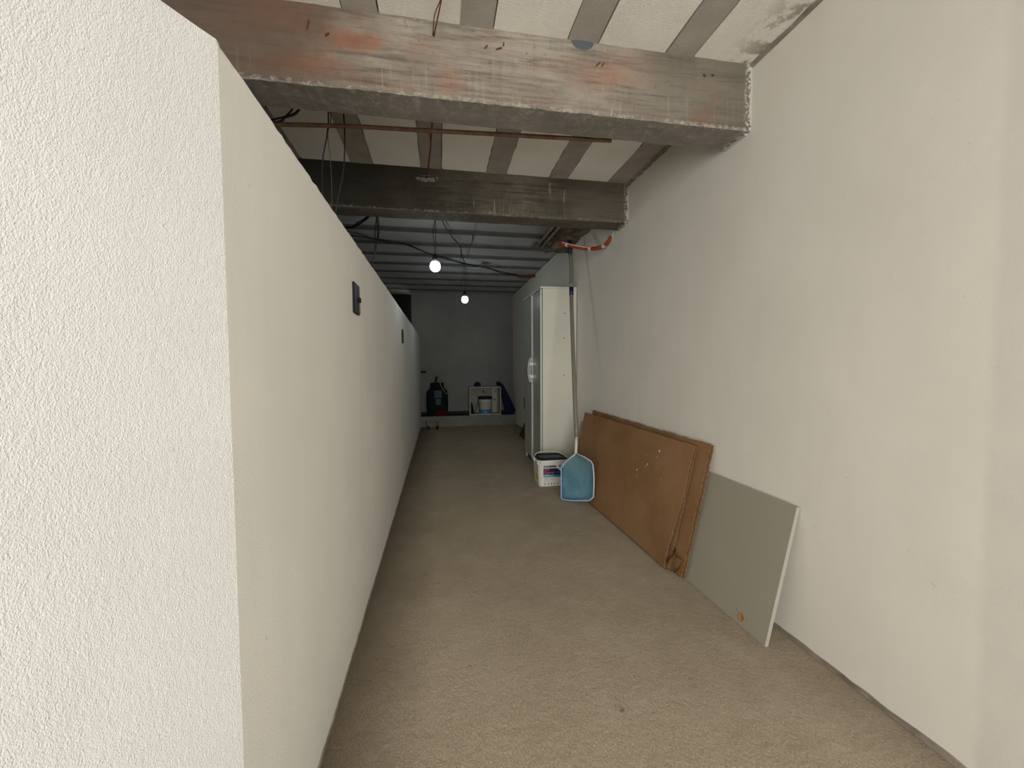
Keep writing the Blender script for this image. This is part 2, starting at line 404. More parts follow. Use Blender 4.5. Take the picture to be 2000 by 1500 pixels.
bm = bmesh.new(); add_box(bm, (-.56, YB, 0), (XR+.15, YB+.15, CZ+.1))
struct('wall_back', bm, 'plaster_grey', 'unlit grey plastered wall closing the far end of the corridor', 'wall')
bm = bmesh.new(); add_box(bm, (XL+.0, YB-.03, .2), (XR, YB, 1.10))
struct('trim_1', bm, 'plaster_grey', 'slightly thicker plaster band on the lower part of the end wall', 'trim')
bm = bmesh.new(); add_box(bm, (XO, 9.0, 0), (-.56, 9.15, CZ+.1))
struct('wall_annex', bm, 'plaster_dark', 'wall coloured near-black for the darkness of the recess beyond the end wall, above the partition', 'wall')
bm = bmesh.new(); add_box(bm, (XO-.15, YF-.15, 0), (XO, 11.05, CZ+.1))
struct('wall_side', bm, 'plaster_dark', 'side wall coloured near-black for the darkness of the neighbouring space behind the partition', 'wall')
bm = bmesh.new()
add_box(bm, (XO, YF-.15, 0), (OPEN_X0, YF, CZ+.1)); add_box(bm, (OPEN_X0, YF-.15, OPEN_Z), (XR, YF, CZ+.1))
struct('wall_front', bm, 'plaster', 'white entrance wall around the open entrance', 'wall')

# ceiling: concrete slab with precast joists and polystyrene infill panels
bm = bmesh.new(); add_box(bm, (XO-.15, YF-.15, CZ+.035), (XR+.15, 11.2, CZ+.16))
ceil = struct('ceiling', bm, 'slab', 'ceiling of grey concrete joists with white polystyrene infill panels', 'ceiling')
B1Y0, B1Y1, B2Y0, B2Y1, BZ = 1.885, 2.075, 3.25, 3.44, 2.42
def wob_strip(x0, x1, y0, y1, z0, z1, amp=.002, n=24, seed=0, ax=1):
    rnd = random.Random(seed); bm = bmesh.new(); rows = []
    for i in range(n+1):
        t = i/n; a = x0+rnd.uniform(-amp, amp); b = x1+rnd.uniform(-amp, amp)
        if ax == 1:
            y = y0+(y1-y0)*t; q = ((a, y, z0), (b, y, z0), (b, y, z1), (a, y, z1))
        else:
            y = y0+(y1-y0)*t; q = ((y, a, z0), (y, b, z0), (y, b, z1), (y, a, z1))
        rows.append([bm.verts.new(p) for p in q])
    for a, b in zip(rows, rows[1:]):
        for k in range(4): bm.faces.new((a[k], a[(k+1) % 4], b[(k+1) % 4], b[k]))
    bm.faces.new(rows[0][::-1]); bm.faces.new(rows[-1]); return bm
def bay(joists, y0, y1, last, mj, me, seed):
    js = sorted(joists)
    for i, (a, b) in enumerate(js):
        link('joist', wob_strip(a, b, y0, y1, CZ, CZ+.05, .002, 20, seed+i), mj, ceil)
    edges = [XO] + [v for j in js for v in j] + [last]
    for i in range(0, len(edges)-1, 2):
        a, b = edges[i], edges[i+1]
        if b-a > .03:
            link('infill_panel', wob_strip(a+.006, b-.003, y0, y1, CZ+(.003 if i else .003), CZ+.05, .003, 20, seed+50+i), me, ceil)
bay([(-.382+.491*k, -.24+.491*k) for k in range(-6, 4)], YF, B1Y0+.01, XR+.01, 'joist', 'eps', 10)
bay([(-.122+.5*k, .030+.5*k) for k in range(-6, 3)] + [(1.378, XR+.005)], B1Y1-.01, B2Y0+.01, XR, 'joist', 'eps_lifted', 90)
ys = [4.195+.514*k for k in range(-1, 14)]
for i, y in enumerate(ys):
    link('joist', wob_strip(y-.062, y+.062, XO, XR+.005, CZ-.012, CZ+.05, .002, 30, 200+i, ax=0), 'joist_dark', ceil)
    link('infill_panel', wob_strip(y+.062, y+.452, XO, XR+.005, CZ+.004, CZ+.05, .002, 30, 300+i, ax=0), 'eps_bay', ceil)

# ragged cement strips where the plaster stops above the floor
def ragged(x, y0, y1, out, h, seed, n=260):
    rnd = random.Random(seed); bm = bmesh.new(); rows = []; hh = h; 
    for i in range(n+1):
        t = i/n; y = y0+(y1-y0)*t**1.5
        hh += rnd.uniform(-.0035, .0035); hh = min(max(hh, h*.55), h*1.5)
        rows.append([bm.verts.new(p) for p in ((x, y, 0), (x+out, y, 0), (x+out*.8, y, hh), (x, y, hh+.001))])
    for a, b in zip(rows, rows[1:]):
        for k in range(3): bm.faces.new((a[k], a[k+1], b[k+1], b[k]))
    return bm
struct('baseboard_right', ragged(XR+.001, -.9, 8.4, -.009, .017, 5), 'cement', 'ragged strip of bare cement along the foot of the right wall', 'baseboard')
struct('baseboard_left', ragged(XL-.001, .85, 8.4, .006, .008, 6), 'cement', 'ragged strip of bare cement along the foot of the partition', 'baseboard')
# ledge at the far end
bm = bmesh.new(); rnd = random.Random(4); rows = []
for i in range(61):
    x = XL+(XR-XL)*i/60; a = rnd.uniform(-.006, .006); b = rnd.uniform(-.008, .008)
    rows.append([bm.verts.new(p) for p in ((x, 8.37+b, 0), (x, 8.37, .03), (x, 8.37+a*.3, .208+a), (x, 8.385, .216+a*.5), (x, YB-.04, .216), (x, YB-.042, .275+.5*a), (x, YB, .275+.5*a), (x, YB, 0))])
for a, b in zip(rows, rows[1:]):
    for k in range(7):
        f = bm.faces.new((a[k], a[k+1], b[k+1], b[k])); f.material_index = 1 if k in (3, 4, 5) else 0
bm.faces.new(rows[0]); bm.faces.new(rows[-1][::-1])
struct('trim_2', bm, ['ledge', 'bitumen'], 'low painted cement ledge with a black top across the far end', 'ledge')

# ------------------------------------------------------------------ beams
def beam(name, y0, y1, m, label, seed):
    rnd = random.Random(seed); bm = bmesh.new(); rows = []; n = 160
    for i in range(n+1):
        x = XO+(XR-.001-XO)*i/n
        j = lambda a=.003: rnd.uniform(-a, a)
        rows.append([bm.verts.new(p) for p in (
            (x, y0+j(.0015), CZ+.03), (x, y0, BZ+.012+j()), (x, y0+.006+j(.002), BZ+.002+j(.0025)), (x, y1-.006, BZ+j(.002)), (x, y1, BZ+.01+j()), (x, y1, CZ+.03))])
    for a, b in zip(rows, rows[1:]):
        for k in range(6): bm.faces.new((a[k], a[(k+1) % 6], b[(k+1) % 6], b[k]))
    bm.faces.new(rows[0][::-1]); bm.faces.new(rows[-1])
    o = link(name, bm, m); return tag(o, label, 'beam')
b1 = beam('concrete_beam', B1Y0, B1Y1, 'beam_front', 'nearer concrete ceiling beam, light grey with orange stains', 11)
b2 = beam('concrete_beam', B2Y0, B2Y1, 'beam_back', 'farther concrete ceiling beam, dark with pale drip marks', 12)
for i, (x, z, dx, dz, L) in enumerate([(-.525, 2.635, .012, .04, .05), (-.455, 2.622, .02, .01, .02), (.262, 2.655, .03, .008, .03), (.215, 2.655, .012, .01, .015), (.30, 2.675, .0, .012, .01), (.735, 2.64, .02, .015, .03), (.765, 2.64, .008, .015, .02), (1.29, 2.668, .008, -.015, .02), (1.335, 2.672, .008, -.012, .018)]):
    link('rebar_stub', tube([(x, B1Y0+.01, z), (x+dx*.3, B1Y0-.006, z+dz*.3), (x+dx, B1Y0-.010, z+dz)], .0028, 6, 3), 'rebar', b1)
# hollow at the beam top: its dark shadow painted as a blue-grey bulge
bm = bmesh.new()
bmesh.ops.create_uvsphere(bm, u_segments=20, v_segments=12, radius=1)
bmesh.ops.transform(bm, matrix=Matrix.Translation((.672, B1Y0+.004, CZ+.002)) @ Matrix.Diagonal((.062, .012, .040, 1)), verts=bm.verts)
link('beam_hollow_shade', bm, 'hollow_tone', b1)
# plaster fillets where the beams meet the wall
for b, y0, y1 in ((b1, B1Y0, B1Y1), (b2, B2Y0, B2Y1)):
    bm = bmesh.new(); rnd = random.Random(int(y0*10)); pts = []
    path = [(y0-.004, z) for z in [CZ-.02-.03*i for i in range(10)]] + [(y, BZ-.006) for y in [y0+.03*i for i in range(1, 7)]]
    for y, z in path:
        e = rnd.uniform(.004, .018); 
        v0 = bm.verts.new((XR-.0005, y, z)); v1 = bm.verts.new((XR-e, y+(.004 if z > BZ else 0), z+(.004 if z < BZ else 0))); pts.append((v0, v1))
    ring = []
    for (a, c) in pts: ring.append((a, c))
    for (a, c), (d, e) in zip(ring, ring[1:]): bm.faces.new((a, c, e, d))
    bmesh.ops.solidify(bm, geom=bm.faces[:], thickness=.004)
    link('plaster_fillet', bm, 'paper', b)

# mortar run along the right edge of the ceiling in the middle bay and the front bay
for k, (ya, yb, e) in enumerate(((YF, B1Y0, .018), (B1Y1, B2Y0, .028), (B2Y1+1.5, YB, .012))):
    bm = bmesh.new(); rnd = random.Random(31+k); rows = []
    n = 60
    for i in range(n+1):
        y = ya+(yb-ya)*i/n; q = e*rnd.uniform(.6, 1.2); h = e*rnd.uniform(.5, .9)
        rows.append([bm.verts.new(p) for p in ((XR, y, CZ-h), (XR-q*.5, y, CZ-h*.6), (XR-q, y, CZ+.002), (XR, y, CZ+.002))])
    for a, b in zip(rows, rows[1:]):
        for j in range(4): bm.faces.new((a[j], a[(j+1) % 4], b[(j+1) % 4], b[j]))
    struct('trim_%d' % (3+k), bm, 'cement', ['rough mortar bead between ceiling and right wall before the nearer beam', 'rough mortar bead between ceiling and right wall, between the two beams', 'thin mortar bead between ceiling and right wall at the far end'][k], 'trim')

# ------------------------------------------------------------------ broken soffit with pipes under the ceiling beyond the second beam
t = thing('ceiling_patch', 'rough broken mortar patch under the ceiling beyond the darker beam, beside the wall', 'mortar patch')
bm = bmesh.new(); rnd = random.Random(9)
nx, ny = 10, 30; V = []
for j in range(ny+1):
    row = []
    for i in range(nx+1):
        y = B2Y1+.005+(4.86-B2Y1)*j/ny; x = 1.20+(XR-.002-1.20)*i/nx
        e = 1 if 0 < i < nx and j < ny else 0
        z = 2.645 + .008*math.sin(i*1.3+j*.7) + rnd.uniform(-.005, .005) - (.045 if j > ny-5 else 0)
        if i in (0, 1): z = 2.66+rnd.uniform(-.006, .006)
        row.append(bm.verts.new((x+rnd.uniform(-.006, .006)*e, y, z)))
    V.append(row)
for j in range(ny):
    for i in range(nx): bm.faces.new((V[j][i], V[j][i+1], V[j+1][i+1], V[j+1][i]))
ext = bmesh.ops.extrude_face_region(bm, geom=bm.faces[:])
for v in [g for g in ext['geom'] if isinstance(g, bmesh.types.BMVert)]: v.co.z = CZ-.004
link('mortar_lump', bm, 'soffit', t)
link('pipe', tube([(1.145, B2Y1+.01, 2.64), (1.145, 4.84, 2.64)], .016, 12, 0), 'pipe', t)
link('pipe', tube([(1.195, B2Y1+.01, 2.625), (1.20, 4.86, 2.625)], .014, 12, 0), 'pipe', t)
link('pipe', tube([(1.25, B2Y1+.01, 2.595), (1.26, 4.6, 2.595)], .013, 12, 0), 'rust', t)
link('batten', rbox((1.12, 4.80, 2.625), (1.555, 4.90, 2.70), .006), 'soffit', t)

# ------------------------------------------------------------------ wardrobe
t = thing('wardrobe', 'tall cream two-door wardrobe standing against the right wall', 'wardrobe')
WX, WY0, WY1, WZ = 1.155, 4.54, 5.47, 2.13
link('side_panel', rbox((WX, WY0, .0), (WX+.40, WY0+.018, WZ-.022), .0015), 'white_lam', t)
link('side_panel', rbox((WX, WY1-.018, .0), (WX+.40, WY1, WZ-.022), .0015), 'white_lam', t)
link('back_panel', rbox((WX+.392, WY0+.018, .06), (WX+.398, WY1-.018, WZ-.022), .001), 'white_lam', t)
link('top_panel', rbox((WX-.026, WY0-.006, WZ-.021), (WX+.402, WY1+.004, WZ), .002), 'white_lam', t)
link('bottom_panel', rbox((WX, WY0+.018, .07), (WX+.392, WY1-.018, .088), .001), 'white_lam', t)
link('plinth', rbox((WX+.02, WY0+.018, .0), (WX+.036, WY1-.018, .07), .001), 'gap', t)
for x, z in ((1.415, 1.833), (1.41, 1.553), (1.404, 1.125)):
    link('screw_cover', lathe([(0, .0012), (.006, .001), (.008, 0)], 14), 'cement', t, Matrix.Translation((x, WY0, z)) @ Matrix.Rotation(math.pi/2, 4, 'X'))
link('gap_shade_strip', rbox((WX-.0018, WY0-.0006, .02), (WX+.0012, WY0+.01, WZ-.022), .0002), 'gap', t)  # dark strip for the shade in the gap between door and side panel
YM = (WY0+WY1)/2
for (a, b, hs) in ((WY0+.002, YM-.004, 1), (YM+.004, WY1-.002, -1)):
    d = thing_parent = link('door', rbox((WX-.016, a, .075), (WX-.002, b, WZ-.026), .0015), 'grey_door', t)
    d['label'] = 'grey satin door leaf'
    for e0, e1 in (((a, a+.022), (b-.022, b)) if hs > 0 else ((a, a+.022),)):
        link('edge_profile', rbox((WX-.024, e0, .07), (WX-.0165, e1, WZ-.025), .001), 'white_trim', d)
    yh = (b-.045) if hs > 0 else (a+.045)
    hz = 1.18
    hd = link('handle', tube([(WX-.030, yh, hz-.155), (WX-.048, yh, hz-.10), (WX-.056, yh, hz), (WX-.048, yh, hz+.10), (WX-.030, yh, hz+.155)], .0065, 10, 8), 'white_pl', d)
    for dz in (-.078, .078):
        link('handle_mount', rbox((WX-.054, yh-.015, hz+dz-.019), (WX-.0155, yh+.015, hz+dz+.019), .003), 'white_pl', d)

# ------------------------------------------------------------------ MDF panel
K = .235
SH = Matrix(((1, 0, K, 0), (0, 1, 0, 0), (0, 0, 1, 0), (0, 0, 0, 1)))
def lean(x0, th, y0, y1, L, ang):       # a board leaning on the right wall: rotated, not sheared
    return Matrix.Translation((x0, 0, 0)) @ Matrix.Rotation(ang, 4, 'Y')
ANG = math.atan(K)
bm = rbox((0, 1.535, 0), (.018, 4.35, .635), .0012)
for f in bm.faces:
    if abs(f.normal.y) > .7 or abs(f.normal.z) > .7: f.material_index = 1
pn = link('laminate_panel', bm, ['mdf', 'mdf_edge'], None, lean(1.398, 0, 0, 0, 0, ANG))
tag(pn, 'long grey laminate board leaning on the right wall behind the cardboard', 'board')
bm = lathe([(0, .0003), (.0165, .0003), (.0178, .0009), (.0195, .0009), (.020, -.0005)], 28)
cup = link('hinge_hole', bm, 'raw_wood', pn, lean(1.398, 0, 0, 0, 0, ANG) @ Matrix.Translation((-.0008, 1.69, .037)) @ Matrix.Rotation(-math.pi/2, 4, 'Y'))
cup['label'] = 'round brown drilled hole'
for y, z, r in ((1.725, .056, .0022), (1.658, .05, .0022)):
    link('screw_hole', lathe([(0, .0006), (r, .0004), (r, 0)], 10), 'gap', pn, lean(1.398, 0, 0, 0, 0, ANG) @ Matrix.Translation((-.0002, y, z)) @ Matrix.Rotation(-math.pi/2, 4, 'Y'))

# ------------------------------------------------------------------ cardboard packs (flattened boxes)
def sheet(y0, y1, L, off, th, seed, bow=0.0, flare=0.0, ragged_top=.004, cut=0.0):
    """a corrugated sheet standing at distance off from the leaning plane (local x), mesh in leaning frame"""
    rnd = random.Random(seed); ny, nz = 44, 22; bm = bmesh.new(); F, Bk = [], []
    for j in range(nz+1):
        v = j/nz; rf, rb = [], []
        for i in range(ny+1):
            u = i/ny
            y = y0+(y1-y0)*u; z = L*v
            if j == nz: z += rnd.uniform(-ragged_top, ragged_top)
            if j == 0: z = max(0, rnd.uniform(0, .003))
            if i == 0: y += rnd.uniform(-.003, .003) + cut*v
            if i == ny: y += rnd.uniform(-.004, .004)
            x = off - bow*math.sin(math.pi*v)*math.sin(math.pi*min(1, u*1.4)) - flare*max(0, 1-u*5)**2*max(0, 1-abs(v-.12)/.45)
            x += .0012*math.sin(u*17+seed)*math.sin(v*9)
            rf.append(bm.verts.new((x-th, y, z))); rb.append(bm.verts.new((x, y, z)))
        F.append(rf); Bk.append(rb)
    def q(a, b, c, d, m):
        f = bm.faces.new((a, b, c, d)); f.material_index = m
    for j in range(nz):
        for i in range(ny):
            q(F[j][i], F[j][i+1], F[j+1][i+1], F[j+1][i], 0); q(Bk[j][i], Bk[j+1][i], Bk[j+1][i+1], Bk[j][i+1], 0)
        q(F[j][0], F[j+1][0], Bk[j+1][0], Bk[j][0], 1); q(F[j][ny], Bk[j][ny], Bk[j+1][ny], F[j+1][ny], 1)
    for i in range(ny):
        q(F[0][i], Bk[0][i], Bk[0][i+1], F[0][i+1], 1); q(F[nz][i], F[nz][i+1], Bk[nz][i+1], Bk[nz][i], 1)
    return bm
CB = lean(1.396, 0, 0, 0, 0, math.atan(.222))
_pv = Matrix.Translation((1.33, 2.23, 0))
CA = _pv @ Matrix.Rotation(math.radians(1.3), 4, 'Z') @ _pv.inverted() @ CB      # the front pack stands slightly askew
def cardpack(label, off, y0, y1, L, seed, flare, cut, CB=None):
    CB = CB or globals()['CB']
    t = thing('flattened_cardboard_box', label, 'cardboard', 'flattened cardboard boxes leaning on the wall')
    link('front_sheet', sheet(y0, y1, L, off, .0035, seed, .003, flare, cut=cut), ['cardboard', 'card_edge'], t, CB)
    link('back_sheet', sheet(y0-.012, y1+.01, L-.004, off+.013, .0035, seed+1, .001, flare*.25, cut=cut*.5), ['cardboard', 'card_edge'], t, CB)
    return t
tb = cardpack('thicker flattened cardboard box, behind, resting against the grey board', -.026, 2.125, 3.97, .795, 21, .0, -.01)
link('inner_sheet', sheet(2.135, 3.96, .788, -.0195, .004, 27, 0, 0, cut=0), ['cardboard', 'card_edge'], tb, CB)
ta = cardpack('frontmost flattened brown cardboard box with white paint flecks', -.060, 2.225, 3.985, .765, 24, .022, -.02, CA)
# crumpled flap in the lower near corner, inside the front box
bm = bmesh.new(); rnd = random.Random(2)
pts = []
for i in range(9):
    t_ = i/8
    pts.append([bm.verts.new((-.052+.018*math.sin(t_*6+k)+rnd.uniform(-.003, .003), 2.16+.10*t_-.02*k+rnd.uniform(-.004, .004), .004+.045*k+rnd.uniform(-.008, .008)*(k > 0)+.02*t_*k)) for k in range(3)])
for a, b in zip(pts, pts[1:]):
    for k in range(2): bm.faces.new((a[k], a[k+1], b[k+1], b[k]))
bmesh.ops.solidify(bm, geom=bm.faces[:], thickness=.003)
link('crumpled_flap', bm, 'cardboard', ta, CA)
# paint flecks
rnd = random.Random(8)
for (y, z, r) in ((2.55, .66, .012), (2.56, .615, .005), (2.70, .60, .003), (2.60, .60, .003), (2.53, .545, .003), (2.66, .54, .008), (2.67, .525, .006), (2.78, .47, .009), (2.76, .43, .004), (2.46, .49, .003), (2.85, .35, .003), (2.88, .25, .003)):
    bm = bmesh.new(); k = 9; c = bm.verts.new((-.0674, y, z)); ring = [bm.verts.new((-.0670, y+r*rnd.uniform(.5, 1.3)*math.cos(a*2*math.pi/k), z+r*rnd.uniform(.5, 1.3)*math.sin(a*2*math.pi/k))) for a in range(k)]
    for a in range(k): bm.faces.new((c, ring[a], ring[(a+1) % k]))
    link('paint_fleck', bm, 'paper', ta, CA)

# dark cardboard beyond the wardrobe
bm = sheet(6.5, 7.05, .42, 0, .005, 40)
o = link('cardboard_sheet', bm, ['dark_card', 'dark_card'], None, Matrix.Translation((1.37, 0, 0)) @ Matrix.Rotation(math.atan(.42), 4, 'Y'))
tag(o, 'shadowed piece of cardboard on the floor beyond the wardrobe', 'cardboard')

# ------------------------------------------------------------------ square bucket
t = thing('bucket', 'white square chemical bucket with dark lid, in front of the wardrobe', 'bucket')
BX, BY = 1.135, 4.155        # centre
def oct_(hx, hy, c): return [(-hx+c, -hy), (hx-c, -hy), (hx, -hy+c), (hx, hy-c), (hx-c, hy), (-hx+c, hy), (-hx, hy-c), (-hx, -hy+c)]
def loft(rings, m=None):
    bm = bmesh.new(); R = [[bm.verts.new(p) for p in r] for r in rings]; n = len(R[0])
    for a, b in zip(R, R[1:]):
        for k in range(n): bm.faces.new((a[k], a[(k+1) % n], b[(k+1) % n], b[k]))
    bm.faces.new(R[0][::-1]); bm.faces.new(R[-1]); return bm
def orr(hx, hy, c, z): return [(BX+x, BY+y, z) for x, y in oct_(hx, hy, c)]
bm = loft([orr(.140, .125, .022, 0), orr(.143, .128, .022, .004), orr(.155, .140, .024, .235)])
bmesh.ops.bevel(bm, geom=[e for e in bm.edges if abs(e.verts[0].co.z-e.verts[1].co.z) > .1], offset=.008, segments=3, affect='EDGES')
link('body', bm, 'bk_white', t)
bm = loft([orr(.160, .145, .037, .228), orr(.166, .151, .038, .231), orr(.166, .151, .038, .249), orr(.160, .146, .037, .251), orr(.160, .146, .037, .256), orr(.169, .154, .039, .258), orr(.169, .154, .039, .272), orr(.160, .146, .037, .275)])
link('rim', bm, 'bk_white', t)
ld = link('lid', loft([orr(.156, .141, .036, .268), orr(.158, .143, .036, .279), orr(.150, .135, .036, .286), orr(.135, .120, .03, .287), orr(.130, .115, .03, .281)]), 'lid', t)
link('lid_inset', loft([orr(.120, .06, .02, .276), orr(.120, .06, .02, .2825)]), 'lid_panel', ld)
hp = [(BX-.172, BY-.01, .258), (BX-.165, BY+.03, .278), (BX-.13, BY+.09, .296), (BX-.07, BY+.12, .305), (BX, BY+.13, .307), (BX+.07, BY+.12, .305), (BX+.13, BY+.09, .296), (BX+.165, BY+.03, .278), (BX+.172, BY-.01, .258)]
link('handle', tube(hp, .006, 8, 5), 'bk_white', t)
link('handle_hub', rbox((BX-.18, BY-.025, .245), (BX-.165, BY+.01, .278), .004), 'bk_white', t)
link('handle_hub', rbox((BX+.165, BY-.025, .245), (BX+.18, BY+.01, .278), .004), 'bk_white', t)
# label on the front face (tilted outward like the face)
tilt = math.atan(.012/.231)
LX = Matrix.Translation((BX, BY-.1285-.0006, .004)) @ Matrix.Rotation(math.pi/2+tilt, 4, 'X')
# local frame: x right, y up the face, z towards the viewer
lab = bmesh.new(); add_box(lab, (-.112, .006, -.002), (.112, .219, .0008)); [setattr(v.co, 'x', v.co.x*1.12) for v in lab.verts]
lb = link('label', lab, 'lab_white', t, LX)
def patch(name, m, poly, z=.0012):
    bm = bmesh.new(); prism(bm, poly, 2, 0, z); return link(name, bm, m, lb, LX)
patch('label_bar', 'lab_black', [(-.106, .196), (.030, .196), (.024, .214), (-.106, .214)])
patch('label_field', 'lab_navy', [(-.106, .118), (.108, .118), (.108, .128), (.036, .186), (-.106, .186)])
patch('label_band', 'lab_cyan', [(-.106, .094), (.0, .094), (.0, .116), (-.106, .112)])
patch('label_band', 'lab_blue', [(.0, .094), (.108, .094), (.108, .124), (.0, .116)])
patch('label_photo', 'lab_water', [(.108, .150), (.108, .214), (.046, .214)])
patch('label_photo', 'lab_red', [(.085, .172), (.104, .165), (.106, .198), (.094, .192)], .0016)
def text(body, x, y, size, m, ext=.0003, shear=0, z=.0013, bold=0):
    cu = bpy.data.curves.new('text', 'FONT'); cu.body = body; cu.size = size; cu.shear = shear; cu.extrude = ext; cu.offset = bold
    tmp = bpy.data.objects.new('tmp', cu); COL.objects.link(tmp)
    bpy.context.view_layer.update()
    me = bpy.data.meshes.new_from_object(tmp.evaluated_get(bpy.context.evaluated_depsgraph_get()))
    bpy.data.objects.remove(tmp); me.name = 'label_text'
    me.transform(LX @ Matrix.Translation((x, y, z))); me.materials.clear(); me.materials.append(M[m])
    o = bpy.data.objects.new('label_text', me); COL.objects.link(o); o.parent = lb; return o
text('CENTRAL', -.101, .2005, .0125, 'lab_white')
text('SKY', -.099, .159, .032, 'lab_red', shear=.3, bold=.0006)
text('Powerat', -.102, .133, .031, 'lab_red', shear=.3, bold=.0006)
text('PURO', .026, .137, .016, 'lab_cyan', shear=.3)
text('cloro granulado', -.100, .1205, .009, 'lab_white')
for x, y, L_ in ((-.100, .083, .066), (-.094, .073, .045), (-.098, .065, .03), (-.098, .056, .05), (-.028, .068, .066), (-.028, .074, .05), (.04, .082, .03)):
    patch('label_print', 'lab_ink', [(x, y), (x+L_, y+.001), (x+L_, y+.0035), (x, y+.0025)])
patch('label_rule', 'lab_ink', [(-.100, .047), (.106, .052), (.106, .0535), (-.100, .0485)])
for k in range(6):
    patch('label_print', 'lab_ink', [(-.095+.034*k, .016), (-.081+.034*k, .016), (-.083+.034*k, .036), (-.092+.034*k, .034)], .0009)
patch('label_mark', 'lab_water', [(.095, .066), (.106, .066), (.106, .080), (.095, .080)])
# yellow diamond on the left side face
bm = bmesh.new(); prism(bm, [(BY-.085, .03+.06), (BY-.045, .06+.0+.03+.05), (BY-.005, .09), (BY-.045, .04)], 0, BX-.1525, BX-.1460)
link('hazard_sign', bm, 'lab_yellow', t)

# ------------------------------------------------------------------ pool net
t = thing('pool_net', 'pool leaf skimmer net on a long pole leaning against the wall', 'pool net')
outline = [(1.214, 3.552, 0.436), (1.263, 3.478, 0.422), (1.306, 3.408, 0.395), (1.315, 3.388, 0.369), (1.315, 3.362, 0.274), (1.31, 3.348, 0.194), (1.301, 3.335, 0.098), (1.273, 3.365, 0.06), (1.168, 3.506, 0.02), (1.107, 3.59, 0.006), (1.096, 3.609, 0.014), (1.104, 3.638, 0.163), (1.111, 3.662, 0.291), (1.136, 3.638, 0.335), (1.173, 3.598, 0.385)]
O_ = [Vector(p) for p in outline]
bm = bmesh.new(); add_tube(bm, O_+[O_[0]], .0075, 8, 0)
nf = link('frame', bm, 'net_frame', t)
# net bag: sagging behind the frame
bm = bmesh.new(); cen = Vector((1.205, 3.50, .19)); rings = [[bm.verts.new(p) for p in O_]]
for s_, d_ in ((.97, .020), (.90, .045), (.75, .055), (.45, .06), (.2, .062)):
    rings.append([bm.verts.new(cen+(p-cen)*s_+Vector((0, d_, -.27*0+(.0)))) for p in O_])
c = bm.verts.new(cen+Vector((0, .063, 0)))
for a, b in zip(rings, rings[1:]):
    for k in range(len(a)): bm.faces.new((a[k], a[(k+1) % len(a)], b[(k+1) % len(a)], b[k]))
for k in range(len(O_)): bm.faces.new((rings[-1][k], rings[-1][(k+1) % len(O_)], c))
link('net', bm, 'net', t, smooth=True)
bm = bmesh.new(); add_tube(bm, [cen+(p-cen)*.945+Vector((0, -.004, 0)) for p in O_[7:13]], .006, 6, 0); link('hem', bm, 'net_blue', nf)
PP = [(1.214, 3.552, 0.436), (1.238, 3.603, 0.582), (1.256, 3.694, 0.848), (1.274, 3.78, 1.096), (1.325, 4.01, 1.761), (1.342, 4.078, 1.957), (1.351, 4.107, 2.041), (1.373, 4.176, 2.24), (1.383, 4.241, 2.427), (1.387, 4.288, 2.565)]
h_ = PP[:2]
link('net_socket', tube([PP[0], PP[1]], .0135, 14, 0), 'pole_white', t)
link('lower_tube', tube(PP[1:7], .0200, 14, 4), 'alu', t)
link('upper_tube', tube(PP[6:9], .0205, 14, 4), 'alu', t)
link('collar', tube([PP[5], PP[6]], lambda u: .0225+.005*math.sin(math.pi*u), 16, 6), 'blue', t)
link('end_cap', tube([PP[8], PP[9]], .0215, 14, 0), 'blue', t)

# ------------------------------------------------------------------ wall plates
def plate(name, label, y0, y1, z0, z1, x, s, group=None, detail=True):
    t = thing(name, label, 'electrical plate', group)
    a, b = sorted((x, x+s*.010))
    bm = bmesh.new(); add_box(bm, (a, y0, z0), (b, y1, z1))
    bmesh.ops.bevel(bm, geom=bm.edges[:], offset=.003, segments=2, affect='EDGES')
    link('cover', bm, 'black', t)
    if detail:
        ym, zm = (y0+y1)/2, (z0+z1)/2
        # concave glossy strip on the far side, with a round knob in the middle
        bm = bmesh.new(); prism(bm, [(y1-.026, z0+.008), (y1-.006, z0+.008), (y1-.006, z1-.010), (y1-.026, z1-.010)], 0, min(x+s*.0095, x+s*.013), max(x+s*.0095, x+s*.013))
        link('metal_strip', bm, 'gloss_strip', t)
        k = lathe([(0, .010), (.010, .0095), (.013, .007), (.014, 0)], 20)
        link('knob', k, 'black', t, Matrix.Translation((x+s*.009, y1-.018, zm)) @ Matrix.Rotation(s*math.pi/2, 4, 'Y'))
    return t
plate('wall_plate', 'black electrical plate on the left partition, nearer to the camera', 1.975, 2.098, 1.490, 1.632, XL, 1)
plate('wall_plate', 'black electrical plate on the left partition, nearer to the end wall', 4.43, 4.55, 1.483, 1.625, XL, 1, detail=False)
plate('wall_plate', 'black electrical plate low on the right wall beyond the wardrobe', 7.42, 7.53, .42, .64, XR, -1, detail=False)

